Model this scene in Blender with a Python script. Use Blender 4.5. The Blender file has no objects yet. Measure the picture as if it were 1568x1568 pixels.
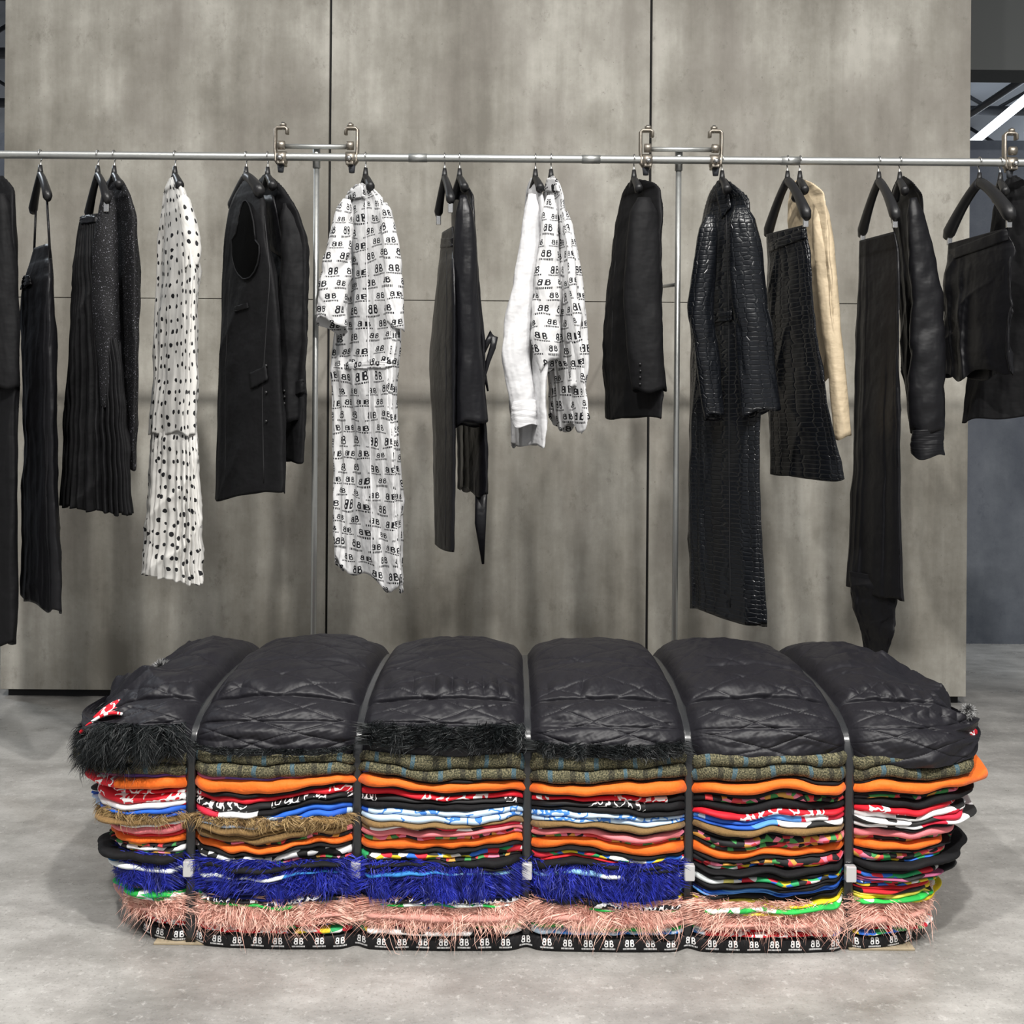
import bpy, math, random
import numpy as np
from mathutils import Vector
random.seed(4); rng=np.random.default_rng(7)
C=bpy.context; D_=bpy.data
C.scene.view_settings.view_transform='Standard'
F=1700.0; CAMZ=1.2; K=0.0079
# measured elevations -> metres on the plane standing d metres away
def wx(px,py,d): return ((px-784)+(py-640)*K)*d/F
def wz(px,py,d): return CAMZ-((py-640)-(px-784)*K)*d/F
RAIL=3.60; PF=2.50; WALL=4.70

# ------------------------------------------------------------ helpers
def link(o,parent=None):
    C.scene.collection.objects.link(o)
    if parent is not None: o.parent=parent
    return o
def empty(name,loc=(0,0,0)):
    e=D_.objects.new(name,None); e.empty_display_size=.05; link(e); return e
def mesh(name,verts,faces,mats,parent=None,uv=None,smooth=True,midx=None):
    me=D_.meshes.new(name); me.from_pydata([tuple(v) for v in verts],[],faces)
    if not isinstance(mats,(list,tuple)): mats=[mats]
    for m in mats: me.materials.append(m)
    if uv is not None:
        ul=me.uv_layers.new(name='UVMap')
        li=np.empty(len(me.loops),dtype=np.int32); me.loops.foreach_get('vertex_index',li)
        ul.data.foreach_set('uv',np.asarray(uv,dtype=np.float32)[li].ravel())
    if midx is not None: me.polygons.foreach_set('material_index',np.asarray(midx,dtype=np.int32))
    me.polygons.foreach_set('use_smooth',[smooth]*len(me.polygons)); me.update()
    return link(D_.objects.new(name,me),parent)
def gridfaces(nv,nu,closed):
    a=np.arange(nv-1)[:,None]*nu; j=np.arange(nu if closed else nu-1)[None,:]; k=(j+1)%nu
    f=np.stack([a+j,a+k,a+nu+k,a+nu+j],-1).reshape(-1,4)
    return f.tolist()
def gridmesh(name,P,mats,parent=None,closed=False,uv=None,midx=None,cap=False):
    nv,nu=P.shape[:2]; f=gridfaces(nv,nu,closed)
    V=P.reshape(-1,3)
    if cap:
        V=np.vstack([V,P[0].mean(0)[None]]); c=len(V)-1
        f+= [[c,(j+1)%nu,j] for j in range(nu)]
        if midx is not None: midx=list(midx)+[0]*nu
        if uv is not None: uv=np.vstack([uv.reshape(-1,2),uv.reshape(-1,2)[:1]])
    return mesh(name,V,f,mats,parent,None if uv is None else np.asarray(uv).reshape(-1,2),True,midx)
def sn(x,y,seed,oct=5):
    r=np.random.default_rng(seed); o=0
    for i in range(oct):
        a=r.uniform(0,6.28); fq=r.uniform(.7,1.6)*(1.5**i)
        o=o+np.sin((x*math.cos(a)+y*math.sin(a))*fq+r.uniform(0,6.28))/(1.25**i)
    return o/3.0
def tube(name,pts,rad,mat,parent=None,n=12,flat=1.0,caps=True):
    pts=np.array(pts,float); m=len(pts)
    rad=np.array(rad if hasattr(rad,'__len__') else [rad]*m,float)
    T=np.gradient(pts,axis=0); T/=np.linalg.norm(T,axis=1)[:,None]+1e-9
    up=np.array([0,0,1.]) if abs(T[0][2])<.9 else np.array([0,1.,0])
    A=np.cross(T,up); bad=np.linalg.norm(A,axis=1)<.2
    A[bad]=np.cross(T[bad],np.array([1.,0,0])); A/=np.linalg.norm(A,axis=1)[:,None]
    for i in range(1,m):
        if A[i]@A[i-1]<0: A[i]=-A[i]
    B=np.cross(T,A); th=np.linspace(0,2*np.pi,n,endpoint=False)
    P=pts[:,None]+rad[:,None,None]*(np.cos(th)[None,:,None]*A[:,None]+flat*np.sin(th)[None,:,None]*B[:,None])
    f=gridfaces(m,n,True)
    if caps: f+=[list(range(n))[::-1],[(m-1)*n+j for j in range(n)]]
    return mesh(name,P.reshape(-1,3),f,mat,parent)
def box(name,lo,hi,mat,parent=None,bevel=0.0):
    x0,y0,z0=lo;x1,y1,z1=hi
    v=[(x0,y0,z0),(x1,y0,z0),(x1,y1,z0),(x0,y1,z0),(x0,y0,z1),(x1,y0,z1),(x1,y1,z1),(x0,y1,z1)]
    f=[(3,2,1,0),(4,5,6,7),(0,1,5,4),(1,2,6,5),(2,3,7,6),(3,0,4,7)]
    o=mesh(name,v,f,mat,parent,smooth=False)
    if bevel:
        b=o.modifiers.new('b','BEVEL'); b.width=bevel; b.segments=2
    return o

# ------------------------------------------------------------ materials
class NT:
    def __init__(s,name,rough=.6,metal=0,spec=.5):
        s.m=D_.materials.new(name); s.m.use_nodes=True; s.t=s.m.node_tree
        s.b=s.t.nodes['Principled BSDF']; s.b.inputs['Roughness'].default_value=rough
        s.b.inputs['Metallic'].default_value=metal; s.b.inputs['Specular IOR Level'].default_value=spec
    def n(s,ty,**k):
        x=s.t.nodes.new(ty)
        for a,b in k.items(): setattr(x,a,b)
        return x
    def set(s,sock,v):
        if isinstance(v,bpy.types.NodeSocket): s.t.links.new(v,sock)
        else: sock.default_value=v
    def m_(s,op,a,b=0.0,c=0.0):
        x=s.n('ShaderNodeMath',operation=op); s.set(x.inputs[0],a); s.set(x.inputs[1],b); s.set(x.inputs[2],c); return x.outputs[0]
    def coord(s,kind='UV',scale=(1,1,1)):
        t=s.n('ShaderNodeTexCoord'); mp=s.n('ShaderNodeMapping'); mp.inputs['Scale'].default_value=scale
        s.t.links.new(t.outputs[kind],mp.inputs[0]); return mp.outputs[0]
    def noise(s,co,scale,detail=3,rough=.5):
        x=s.n('ShaderNodeTexNoise'); s.set(x.inputs['Vector'],co); x.inputs['Scale'].default_value=scale
        x.inputs['Detail'].default_value=detail; x.inputs['Roughness'].default_value=rough; return x.outputs['Fac']
    def ramp(s,fac,stops,const=False):
        x=s.n('ShaderNodeValToRGB'); e=x.color_ramp.elements
        if const: x.color_ramp.interpolation='CONSTANT'
        while len(e)<len(stops): e.new(.5)
        for i,(p,c) in enumerate(stops):
            e[i].position=p; e[i].color=(c[0],c[1],c[2],1)
        s.set(x.inputs[0],fac); return x.outputs[0]
    def mix(s,f,a,b,blend='MIX'):
        x=s.n('ShaderNodeMix',data_type='RGBA',blend_type=blend)
        s.set(x.inputs[0],f); s.set(x.inputs[6],a if isinstance(a,bpy.types.NodeSocket) else (*a,1)); s.set(x.inputs[7],b if isinstance(b,bpy.types.NodeSocket) else (*b,1)); return x.outputs[2]
    def col(s,v):
        s.set(s.b.inputs['Base Color'],v if isinstance(v,bpy.types.NodeSocket) else (*v,1)); return s
    def bump(s,h,st=.3,dist=.01):
        x=s.n('ShaderNodeBump'); x.inputs['Strength'].default_value=st; x.inputs['Distance'].default_value=dist
        s.set(x.inputs['Height'],h); s.t.links.new(x.outputs[0],s.b.inputs['Normal']); return s
def plain(name,col,rough=.6,metal=0,spec=.5,bs=0,bst=.3,bd=.003,sheen=0):
    q=NT(name,rough,metal,spec); q.col(col)
    if bs: q.bump(q.noise(q.coord('Object'),bs,4),bst,bd)
    return q.m
def fabric(name,col,rough=.75,crump=12,st=.5,spec=.3,sheen=.1,dist=.01):
    q=NT(name,rough,0,spec); q.col(col)
    n1=q.noise(q.coord('Object',(1.6,1,.7)),crump,3,.5); n2=q.noise(q.coord('Object',(1,1,1.6)),crump*2.3,2,.5); w=q.noise(q.coord('Object'),500,1)
    q.bump(q.m_('ADD',q.m_('ADD',n1,q.m_('MULTIPLY',n2,.3)),q.m_('MULTIPLY',w,.01)),st,dist)
    q.b.inputs['Sheen Weight'].default_value=sheen
    return q.m
def logo_mask(q,tw,th,w=.04,warp=.012):
    co=q.coord('UV'); sp=q.n('ShaderNodeSeparateXYZ'); q.t.links.new(co,sp.inputs[0])
    n1=q.noise(q.coord('UV'),9,1); n2=q.noise(q.coord('UV',(1,1.3,1)),11,1)
    U=q.m_('ADD',sp.outputs[0],q.m_('MULTIPLY',q.m_('SUBTRACT',n1,.5),warp*2)); V=q.m_('ADD',sp.outputs[1],q.m_('MULTIPLY',q.m_('SUBTRACT',n2,.5),warp*3))
    v=q.m_('DIVIDE',V,th); row=q.m_('FLOOR',v); b=q.m_('SUBTRACT',q.m_('FRACT',v),.5)
    u=q.m_('ADD',q.m_('DIVIDE',U,tw),q.m_('MULTIPLY',q.m_('MODULO',q.m_('ABSOLUTE',row),2.0),.5))
    a=q.m_('MULTIPLY',q.m_('SUBTRACT',q.m_('FRACT',u),.5),tw/th)
    aa=q.m_('ABSOLUTE',a)
    def ring(cx,cy,r):
        dx=q.m_('SUBTRACT',aa,cx); dy=q.m_('SUBTRACT',b,cy)
        d=q.m_('SQRT',q.m_('ADD',q.m_('MULTIPLY',dx,dx),q.m_('MULTIPLY',dy,dy)))
        return q.m_('LESS_THAN',q.m_('ABSOLUTE',q.m_('SUBTRACT',d,r)),w)
    r=q.m_('MAXIMUM',ring(.20,.30,.09),ring(.22,.09,.11))
    r=q.m_('MULTIPLY',r,q.m_('GREATER_THAN',aa,.09))
    spn=q.m_('MULTIPLY',q.m_('LESS_THAN',q.m_('ABSOLUTE',q.m_('SUBTRACT',aa,.09)),w*.8),q.m_('LESS_THAN',q.m_('ABSOLUTE',q.m_('SUBTRACT',b,.18)),.22))
    tx=q.m_('MULTIPLY',q.m_('LESS_THAN',q.m_('ABSOLUTE',q.m_('ADD',b,.2)),.065),q.m_('LESS_THAN',aa,.52))
    tx=q.m_('MULTIPLY',tx,q.m_('GREATER_THAN',q.m_('SINE',q.m_('MULTIPLY',a,58)),-.5))
    return q.m_('MAXIMUM',q.m_('MAXIMUM',r,spn),tx)
def logo_mat(name,bg,fg,tw,th,rough=.7,warp=.012):
    q=NT(name,rough,0,.3); q.col(q.mix(logo_mask(q,tw,th,.04,warp),bg,fg))
    q.bump(q.noise(q.coord('Object',(1.6,1,.8)),13,3),.8,.016); return q.m
def patt(name,cols,sc=60,stretch=1.0,rough=.7,seedoff=0):
    q=NT(name,rough,0,.3); co=q.coord('UV',(1/stretch,1,1))
    v=q.n('ShaderNodeTexVoronoi',voronoi_dimensions='2D'); v.inputs['Scale'].default_value=sc
    q.t.links.new(co,v.inputs['Vector']); sp=q.n('ShaderNodeSeparateColor'); q.t.links.new(v.outputs['Color'],sp.inputs[0])
    n=len(cols); c=q.ramp(sp.outputs[0],[(i/n,cols[i]) for i in range(n)],True)
    q.col(c); return q.m
def scrib(name,bg,fg,sc=90,thr=.52,rough=.65,stretch=1):
    q=NT(name,rough,0,.3); nz=q.noise(q.coord('UV',(1/stretch,1,1)),sc,1)
    f=q.m_('LESS_THAN',q.m_('ABSOLUTE',q.m_('SUBTRACT',nz,thr)),.045)
    gate=q.m_('GREATER_THAN',q.noise(q.coord('UV',(1,.2,1)),9,1),.45)
    q.col(q.mix(q.m_('MULTIPLY',f,gate),bg,fg)); return q.m

black_wool=fabric('black_wool',(.0060,.0060,.0068),.66,7,.6,.17,.0,.02)
black_satin=fabric('black_satin',(.0055,.0055,.0068),.44,7,.6,.26,.0,.016)
black_knit=NT('black_glitter_knit',.6,0,.2)
_n=black_knit.noise(black_knit.coord('Object'),260,1); black_knit.col(black_knit.ramp(_n,[(0,(.006,.006,.007)),(.66,(.008,.008,.009)),(.74,(.20,.20,.23))])); black_knit.bump(_n,.5,.003); black_knit=black_knit.m
black_leather=fabric('black_leather',(.005,.005,.0065),.34,8,.55,.32,0,.013)
def croc():
    q=NT('black_crocodile_leather',.27,0,.42); q.col((.005,.006,.008))
    co=q.coord('UV',(1,1.9,1)); v=q.n('ShaderNodeTexVoronoi',voronoi_dimensions='2D',feature='DISTANCE_TO_EDGE'); v.inputs['Scale'].default_value=36; v.inputs['Randomness'].default_value=.40
    q.t.links.new(co,v.inputs['Vector'])
    e=q.ramp(v.outputs['Distance'],[(0,(0,0,0)),(.09,(.8,.8,.8)),(.25,(1,1,1))])
    n1=q.noise(q.coord('Object',(1.6,1,.8)),8,2)
    q.bump(q.m_('ADD',q.m_('MULTIPLY',e,.16),n1),.75,.013); return q.m
croc_m=croc()
white_cotton=fabric('white_cotton',(.58,.58,.59),.75,8,.8,.25,0,.022)
cream_silk=fabric('cream_silk',(.56,.455,.31),.55,11,.8,.4,0,.015)
def dots():
    q=NT('white_polka_dot_silk',.6,0,.3)
    co=q.coord('UV',(1,.62,1)); v=q.n('ShaderNodeTexVoronoi',voronoi_dimensions='2D'); v.inputs['Scale'].default_value=42; v.inputs['Randomness'].default_value=.55
    q.t.links.new(co,v.inputs['Vector']); n=q.noise(q.coord('UV'),60,1)
    f=q.m_('LESS_THAN',q.m_('ADD',v.outputs['Distance'],q.m_('MULTIPLY',q.m_('SUBTRACT',n,.5),.3)),.18)
    q.col(q.mix(f,(.59,.58,.555),(.01,.01,.012))); q.bump(q.noise(q.coord('Object',(2,1,.7)),10,2),.6,.014); return q.m
dots_m=dots()
logo_white=logo_mat('white_logo_print_silk',(.60,.60,.605),(.008,.008,.011),.058,.042)
hang_m=plain('black_hanger_plastic',(.010,.010,.011),.4,0,.45)
steel=plain('galvanised_steel',(.42,.43,.42),.42,.85,.5,60,.25,.002)
steel2=plain('aged_clamp_steel',(.30,.27,.23),.42,.9,.5,90,.4,.002)
chrome=plain('hook_steel',(.6,.6,.6),.25,1)

# ------------------------------------------------------------ room
def concrete(name,lo,stops,rough=.62,st=.17):
    q=NT(name,rough,0,.35)
    n1=q.noise(q.coord('Object',(1.8,1.8,.50)),1.5,6,.6); n2=q.noise(q.coord('Object',(7,7,.40)),2.0,4,.55); n3=q.noise(q.coord('Object'),1.9,7,.70)
    f=q.m_('ADD',q.m_('ADD',q.m_('MULTIPLY',n1,.42),q.m_('MULTIPLY',n2,st)),q.m_('MULTIPLY',n3,.58-st))
    c=q.ramp(f,stops)
    st_=q.noise(q.coord('Object',(.9,.9,.5)),2.1,4,.6); c=q.mix(q.ramp(st_,[(.48,(0,0,0)),(.66,(.6,.6,.6))]),c,(lo[0]*1.15,lo[1]*1.12,lo[2]*1.17))
    sp=q.noise(q.coord('Object',(1,1,1)),70,3,.7); c=q.mix(q.ramp(sp,[(.66,(0,0,0)),(.74,(.8,.8,.8))]),c,(lo[0]*.5,lo[1]*.5,lo[2]*.5))
    pit=q.noise(q.coord('Object',(1.6,1.6,1.1)),8,7,.78); c=q.mix(q.ramp(pit,[(.57,(0,0,0)),(.68,(.5,.5,.5))]),c,lo)
    q.col(c); q.bump(q.m_('ADD',sp,n3),.12,.004); return q.m
wall_m=concrete('streaked_concrete_panel',(.165,.152,.127),[(.40,(.175,.163,.137)),(.47,(.250,.236,.203)),(.53,(.325,.310,.272)),(.61,(.46,.443,.397))])
far_m=concrete('bluegrey_concrete',(.07,.08,.10),[(.38,(.065,.075,.095)),(.62,(.16,.175,.20))],st=.0)
def floormat():
    q=NT('polished_concrete_floor',.42,0,.45)
    n1=q.noise(q.coord('Object',(1,1,1)),.9,6,.62); n2=q.noise(q.coord('Object',(1,1.6,1)),3.6,6,.7)
    f=q.m_('ADD',q.m_('MULTIPLY',n1,.5),q.m_('MULTIPLY',n2,.5))
    c=q.ramp(f,[(.38,(.17,.164,.153)),(.5,(.27,.262,.247)),(.62,(.40,.39,.372))])
    sp=q.noise(q.coord('Object'),130,3,.7); c=q.mix(q.ramp(sp,[(.55,(0,0,0)),(.75,(.7,.7,.7))]),c,(.12,.115,.105))
    sp2=q.noise(q.coord('Object'),45,5,.75); c=q.mix(q.ramp(sp2,[(.56,(0,0,0)),(.7,(.4,.4,.4))]),c,(.60,.59,.57))
    q.col(c); q.set(q.b.inputs['Roughness'],q.m_('ADD',q.m_('MULTIPLY',n2,.35),.14)); q.bump(sp,.12,.002); return q.m
floor_m=floormat()
box('floor',(-9,-5,-.1),(9,16,0),floor_m)
dark=plain('dark_gap',(.008,.008,.009),.8)
wl=wx(6,300,WALL); wr=wx(1485,300,WALL); s1=wx(506,100,WALL); s2=wx(997,100,WALL)
zs=wz(784,461,WALL)
back=empty('wall_back')
g=.005
xs=[wl,s1,s2,wr]
for i in range(3):
    for j,(z0,z1) in enumerate([(.035,zs-.0015),(zs+.0015,3.75)]):
        o=box('panel_%d_%d'%(i,j),(xs[i]+(g if i else 0),WALL,z0),(xs[i+1]-(g if i<2 else 0),WALL+.03,z1),wall_m,back,.0015)
box('core',(wl+.004,WALL+.02,.03),(wr-.004,WALL+.22,3.74),dark,back)
box('panel_end_right',(wr-.02,WALL+.031,.035),(wr,WALL+.24,3.75),wall_m,back)
box('panel_end_left',(wl,WALL+.031,.035),(wl+.02,WALL+.24,3.75),wall_m,back)
box('baseboard_back',(wl+.02,WALL+.035,0),(wr-.02,WALL+.2,.034),dark)
box('wall_far',(-9,6.0,0),(9,6.15,2.72),far_m)
lint=plain('grey_beam_concrete',(.09,.095,.095),.8,0,.3,8,.2,.01)
box('trim_lintel',(1.2,5.3,2.88),(9,5.5,4.4),lint)
ceil_m=plain('white_corrugated_ceiling',(.42,.45,.50),.7)
box('ceiling',(-9,-5,4.75),(9,16,4.85),ceil_m)
blackst=plain('black_roof_steel',(.03,.033,.04),.6)
tr=empty('roof_truss')
for i,y in enumerate((7.2,8.6,10.0,11.6,13.4)):
    tube('chord_%d'%i,[(-8,y,4.45),(8,y,4.45)],.05,blackst,tr)
    for k in range(16):
        tube('web_%d_%d'%(i,k),[(-8+k,y,4.45),(-7.5+k,y,4.74)],.02,blackst,tr,6); tube('web_%d_%db'%(i,k),[(-7.5+k,y,4.74),(-7+k,y,4.45)],.02,blackst,tr,6)
for i,x in enumerate((3.2,4.6,6.0)): tube('purlin_%d'%i,[(x,6.3,4.3),(x,15.5,4.3)],.035,blackst,tr)
em=NT('lamp_tube',.5); em.col((.9,.95,1)); em.b.inputs['Emission Color'].default_value=(.85,.93,1,1); em.b.inputs['Emission Strength'].default_value=6; em=em.m
lamp_house=plain('lamp_housing',(.5,.5,.5),.5)
def striplamp(x,y,z,ln,along='x',power=100,w=.18,warm=(1,.975,.935)):
    e=empty('unseen_ceiling_lamp')
    hx,hy=(ln/2,w/2) if along=='x' else (w/2,ln/2)
    box('housing',(x-hx,y-hy,z+.02),(x+hx,y+hy,z+.07),lamp_house,e,.004)
    box('rod_a',(x-hx*.7-.01,y-.01,z+.07),(x-hx*.7+.01,y+.01,4.75),lamp_house,e)
    box('rod_b',(x+hx*.7-.01,y-.01,z+.07),(x+hx*.7+.01,y+.01,4.75),lamp_house,e)
    l=D_.lights.new('tube_light','AREA'); l.shape='RECTANGLE'; l.size=2*hx; l.size_y=2*hy; l.energy=power; l.color=warm
    o=D_.objects.new('tube_light',l); o.location=(x,y,z); link(o,e)
for (x,y) in ((-1.1,.25),(.5,.25),(2.0,.25)): striplamp(x,y,4.4,.15,'x',185,.22)
for (x,y) in ((-2.6,2.2),(0,2.2),(2.6,2.2)): striplamp(x,y,4.35,1.3,'x',28,.3)  # unseen extra row, added to light the stack top, straps and floor
for (x,y) in ((-2.2,-2.6),(2.2,-2.6)): striplamp(x,y,4.3,1.6,'x',38,.4)
fl=empty('roof_fluorescent_lamp')
for i,(x,y) in enumerate(((4.75,10.5),(6.3,12.5))): tube('tube_%d'%i,[(x-.2,y-2.0,4.2),(x+.2,y+1.6,4.2)],.045,em,fl)
for x in (3.9,-3.9): striplamp(x,5.65,4.2,.5,'x',60,.15,(.85,.93,1))
W=D_.worlds.new('World'); C.scene.world=W; W.use_nodes=True
W.node_tree.nodes['Background'].inputs[0].default_value=(.97,.98,1,1); W.node_tree.nodes['Background'].inputs[1].default_value=.36

# ------------------------------------------------------------ garment rack
rack=empty('garment_rack')
zr=wz(784,243,RAIL)
RX0,RX1=wx(-150,240,RAIL),wx(1640,240,RAIL)
tube('hanging_rail',[(x,RAIL,zr) for x in np.linspace(RX0,RX1,30)],.0128,steel,rack,20)
for x in (wx(640,240,RAIL),wx(905,240,RAIL),wx(1210,240,RAIL)):
    tube('rail_joint',[(x-.03,RAIL,zr),(x+.03,RAIL,zr)],.0142,steel,rack,20)
def clamp(px,side,d=RAIL):
    x=wx(px,240,d); s=side; y=d
    P=[(x-s*.016,y,zr+.074),(x-s*.016,y,zr+.090),(x-s*.010,y,zr+.094),(x+s*.016,y,zr+.094),(x+s*.022,y,zr+.088),(x+s*.022,y,zr+.03),(x+s*.02,y,zr-.012),(x+s*.012,y,zr-.022)]
    tube('clamp_hook',P,.0062,steel2,rack,10,2.2)
    tube('clamp_bolt',[(x-s*.002,y,zr+.088),(x-s*.002,y,zr+.112)],[.006,.006],chrome,rack,8)
    tube('clamp_nut',[(x-s*.002,y,zr+.099),(x-s*.002,y,zr+.108)],[.011,.011],steel2,rack,6)
    tube('clamp_collar',[(x-.015,y,zr-.003),(x+.015,y,zr-.003)],.021,steel2,rack,18)
    tube('clamp_jaw',[(x-.011,y-.012,zr+.035),(x+.011,y-.012,zr+.035)],.014,steel2,rack,14)
    box('clamp_plate',(x-.012,y-.028,zr-.028),(x+.012,y+.028,zr-.018),steel2,rack,.003)
    tube('clamp_knob',[(x+s*.004,y,zr-.026),(x+s*.004,y,zr-.05)],[.012,.009],blackst,rack,8)
    tube('clamp_screw',[(x,y-.028,zr-.01),(x,y-.043,zr-.01)],[.009,.007],chrome,rack,8)
for px,s in ((432,-1),(537,1),(991,-1),(1094,1),(1548,-1)): clamp(px,s)
for pa,pl,pb,pbot in ((432,483,537,474),(991,1041,1094,1031)):
    tube('cross_bar',[(wx(pa,225,RAIL),RAIL,zr+.034),(wx(pb,225,RAIL),RAIL,zr+.034)],.008,steel,rack,12)
    x0=wx(pl,235,RAIL)
    tube('leg',[(x0,RAIL+.024,zr+.034),(x0,RAIL+.03,1.2),(x0-.0,RAIL+.035,.012)],.0095,steel,rack,14)
    tube('leg_sleeve',[(x0,RAIL+.02,zr+.045),(x0,RAIL+.022,zr-.03)],.0125,steel,rack,14)
    tube('foot',[(x0,RAIL+.035,0),(x0,RAIL+.035,.012)],.05,steel,rack,20)
    tube('wall_stay',[(x0-.004,RAIL+.03,1.64),(x0-.02,RAIL+.25,1.66),(x0-.05,WALL,1.66)],.006,steel,rack,8)

# ------------------------------------------------------------ hangers
def hanger(px,hl=.18,drop=.15,clips=False,thick=.0105,hw=30,parent=None):
    x=wx(px,243,RAIL)
    e=empty('coat_hanger') if parent is None else parent
    dxn=wx(px+hw,300,RAIL-hl)-x; dxf=wx(px-hw,300,RAIL+hl)-x
    hook=[(x,RAIL+.002,zr-.06),(x,RAIL+.002,zr-.03)]+[(x,RAIL+.0165*math.cos(t),zr+.0165*math.sin(t)) for t in np.linspace(-1.2,np.pi*1.05,14)]
    tube('hook',hook,.0022,chrome,e,6)
    nz=zr-.045
    tube('hanger_neck',[(x,RAIL,nz+.012),(x,RAIL,nz-.03)],[.006,.012],hang_m,e,10)
    for s,dx in ((-1,dxf),(1,dxn)):
        t=np.linspace(0,1,12)
        P=[np.array([x+dx*q,RAIL-s*hl*q,nz-.02-drop*(q**1.6*.6+q*.4)]) for q in t]
        r=thick*(1+.5*t**2); r[-1]*=.6
        tube('hanger_arm_%s'%('far' if s<0 else 'near'),P,r,hang_m,e,12,1.25)
        if clips:
            p=P[-2]
            tube('clip_wire_%d'%s,[p,p-np.array([0,0,.02])],.002,chrome,e,6)
            box('clip_%d'%s,(p[0]-.008,p[1]-.006,p[2]-.045),(p[0]+.008,p[1]+.006,p[2]-.014),chrome,e,.002)
    return e
def inner_hanger(px,parent): hanger(px,.07,.05,False,.010,8,parent)

# ------------------------------------------------------------ garments
def interp_rows(rows,n):
    r=np.array(rows,float); y=np.linspace(r[0,0],r[-1,0],n)
    y=np.unique(np.concatenate([y,np.linspace(r[0,0],r[0,0]+(r[-1,0]-r[0,0])*.12,14)]))
    xl=np.interp(y,r[:,0],r[:,1]); xr=np.interp(y,r[:,0],r[:,2])
    k=np.array([1,2,3,2,1.])/9
    for _ in range(2):
        a=np.convolve(np.pad(xl,2,'edge'),k,'valid'); b=np.convolve(np.pad(xr,2,'edge'),k,'valid'); a[0],a[-1],b[0],b[-1]=xl[0],xl[-1],xr[0],xr[-1]; xl,xr=a,b
    return y,xl,xr
def cloth(name,rows,mat,parent,dy=0.,slant=.13,thick=.05,nf=5,amp=.010,hem=.008,nu=200,nv=130,seed=1,cap=True,sharp=False,tl=0,tr=0,topfold=.1,crs=1.0):
    d0=RAIL+dy; y,xl,xr=interp_rows(rows,nv); m=len(y)
    v=((y-y[0])/(y[-1]-y[0]))
    wpx=(xr-xl); sl=slant*np.clip(wpx/ (wpx.max()*.8),.12,1)
    XL=np.array([wx(a,b,d0+s) for a,b,s in zip(xl,y,sl)]); XR=np.array([wx(a,b,d0-s) for a,b,s in zip(xr,y,sl)])
    Z=np.array([wz((a+b)/2,c,d0) for a,b,c in zip(xl,xr,y)])
    th=np.linspace(0,2*np.pi,nu,endpoint=False)
    c=np.cos(th); s=np.sin(th)
    c_=np.sign(c)*np.abs(c)**.8; s_=np.sign(s)*np.abs(s)**.75
    cx=(XL+XR)/2; w=np.abs(XR-XL)/2
    r=np.random.default_rng(seed)
    u=th[None,:]/(2*np.pi); vv=v[:,None]
    fold=0
    if sharp:
        ph=u*2*nf+.15*np.sin(3*vv+seed); fold=1-2*np.abs(((ph)%1)-.5)*2
    else:
        for i in range(4):
            n=max(1,round(nf*(.6+.45*i))); p=r.uniform(0,1); dr=r.uniform(-.5,.5)
            fold=fold+(1-2*np.abs(np.sin(np.pi*(n*u+p+dr*vv+.10*np.sin(4*vv+i+seed))))**.8)/(1+.35*i)
        fold=fold/2
    A=amp*(topfold+(1-topfold)*np.minimum(1,vv*1.5))
    drag=(1-2*np.abs(np.sin(u*9+vv*7+1.3*sn(u*6+0*vv,vv*5+0*u,seed+70)))**.7)*.004
    cr=(sn(u*26+0*vv,vv*9+0*u,seed+50)*.0030+sn(u*30+vv*14,vv*22+0*u,seed+80)*.0016+drag)*np.minimum(1,vv*6)*crs
    disp=A*fold+cr
    tk=(thick*np.clip(.3+v*5,0,1)*np.clip(w/ .04,.35,1))[:,None]
    edge_wob=(.003*sn(vv*16+0*u,0*vv+u*0,seed+90))*np.minimum(1,vv*8)
    X=cx[:,None]+(w[:,None]-A*.5)*c_[None]+disp*c[None]*.8+edge_wob
    Y=d0-sl[:,None]*c_[None]+tk*s_[None]+disp*s[None]*1.3
    tilt=((tl+(tr-tl)*(c_[None]+1)/2)*(d0/F))*(vv**2)
    Zg=Z[:,None]+0*X-tilt+ (hem*np.sin(2*np.pi*nf*u*1.0+seed)+hem*.7*np.sin(2*np.pi*(nf*.5)*u+2*seed))*(vv**10)
    P=np.stack([X,Y,Zg],-1)
    per=2*np.pi*np.sqrt((w.mean()**2+.1**2)/2)
    uv=np.stack([np.broadcast_to(u*per,X.shape),Zg],-1)
    o=gridmesh(name,P,mat,parent,True,uv,cap=cap)
    so=o.modifiers.new('s','SOLIDIFY'); so.thickness=.0015; so.offset=-1
    return (P[:,s<.15]).reshape(-1,3)
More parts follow.
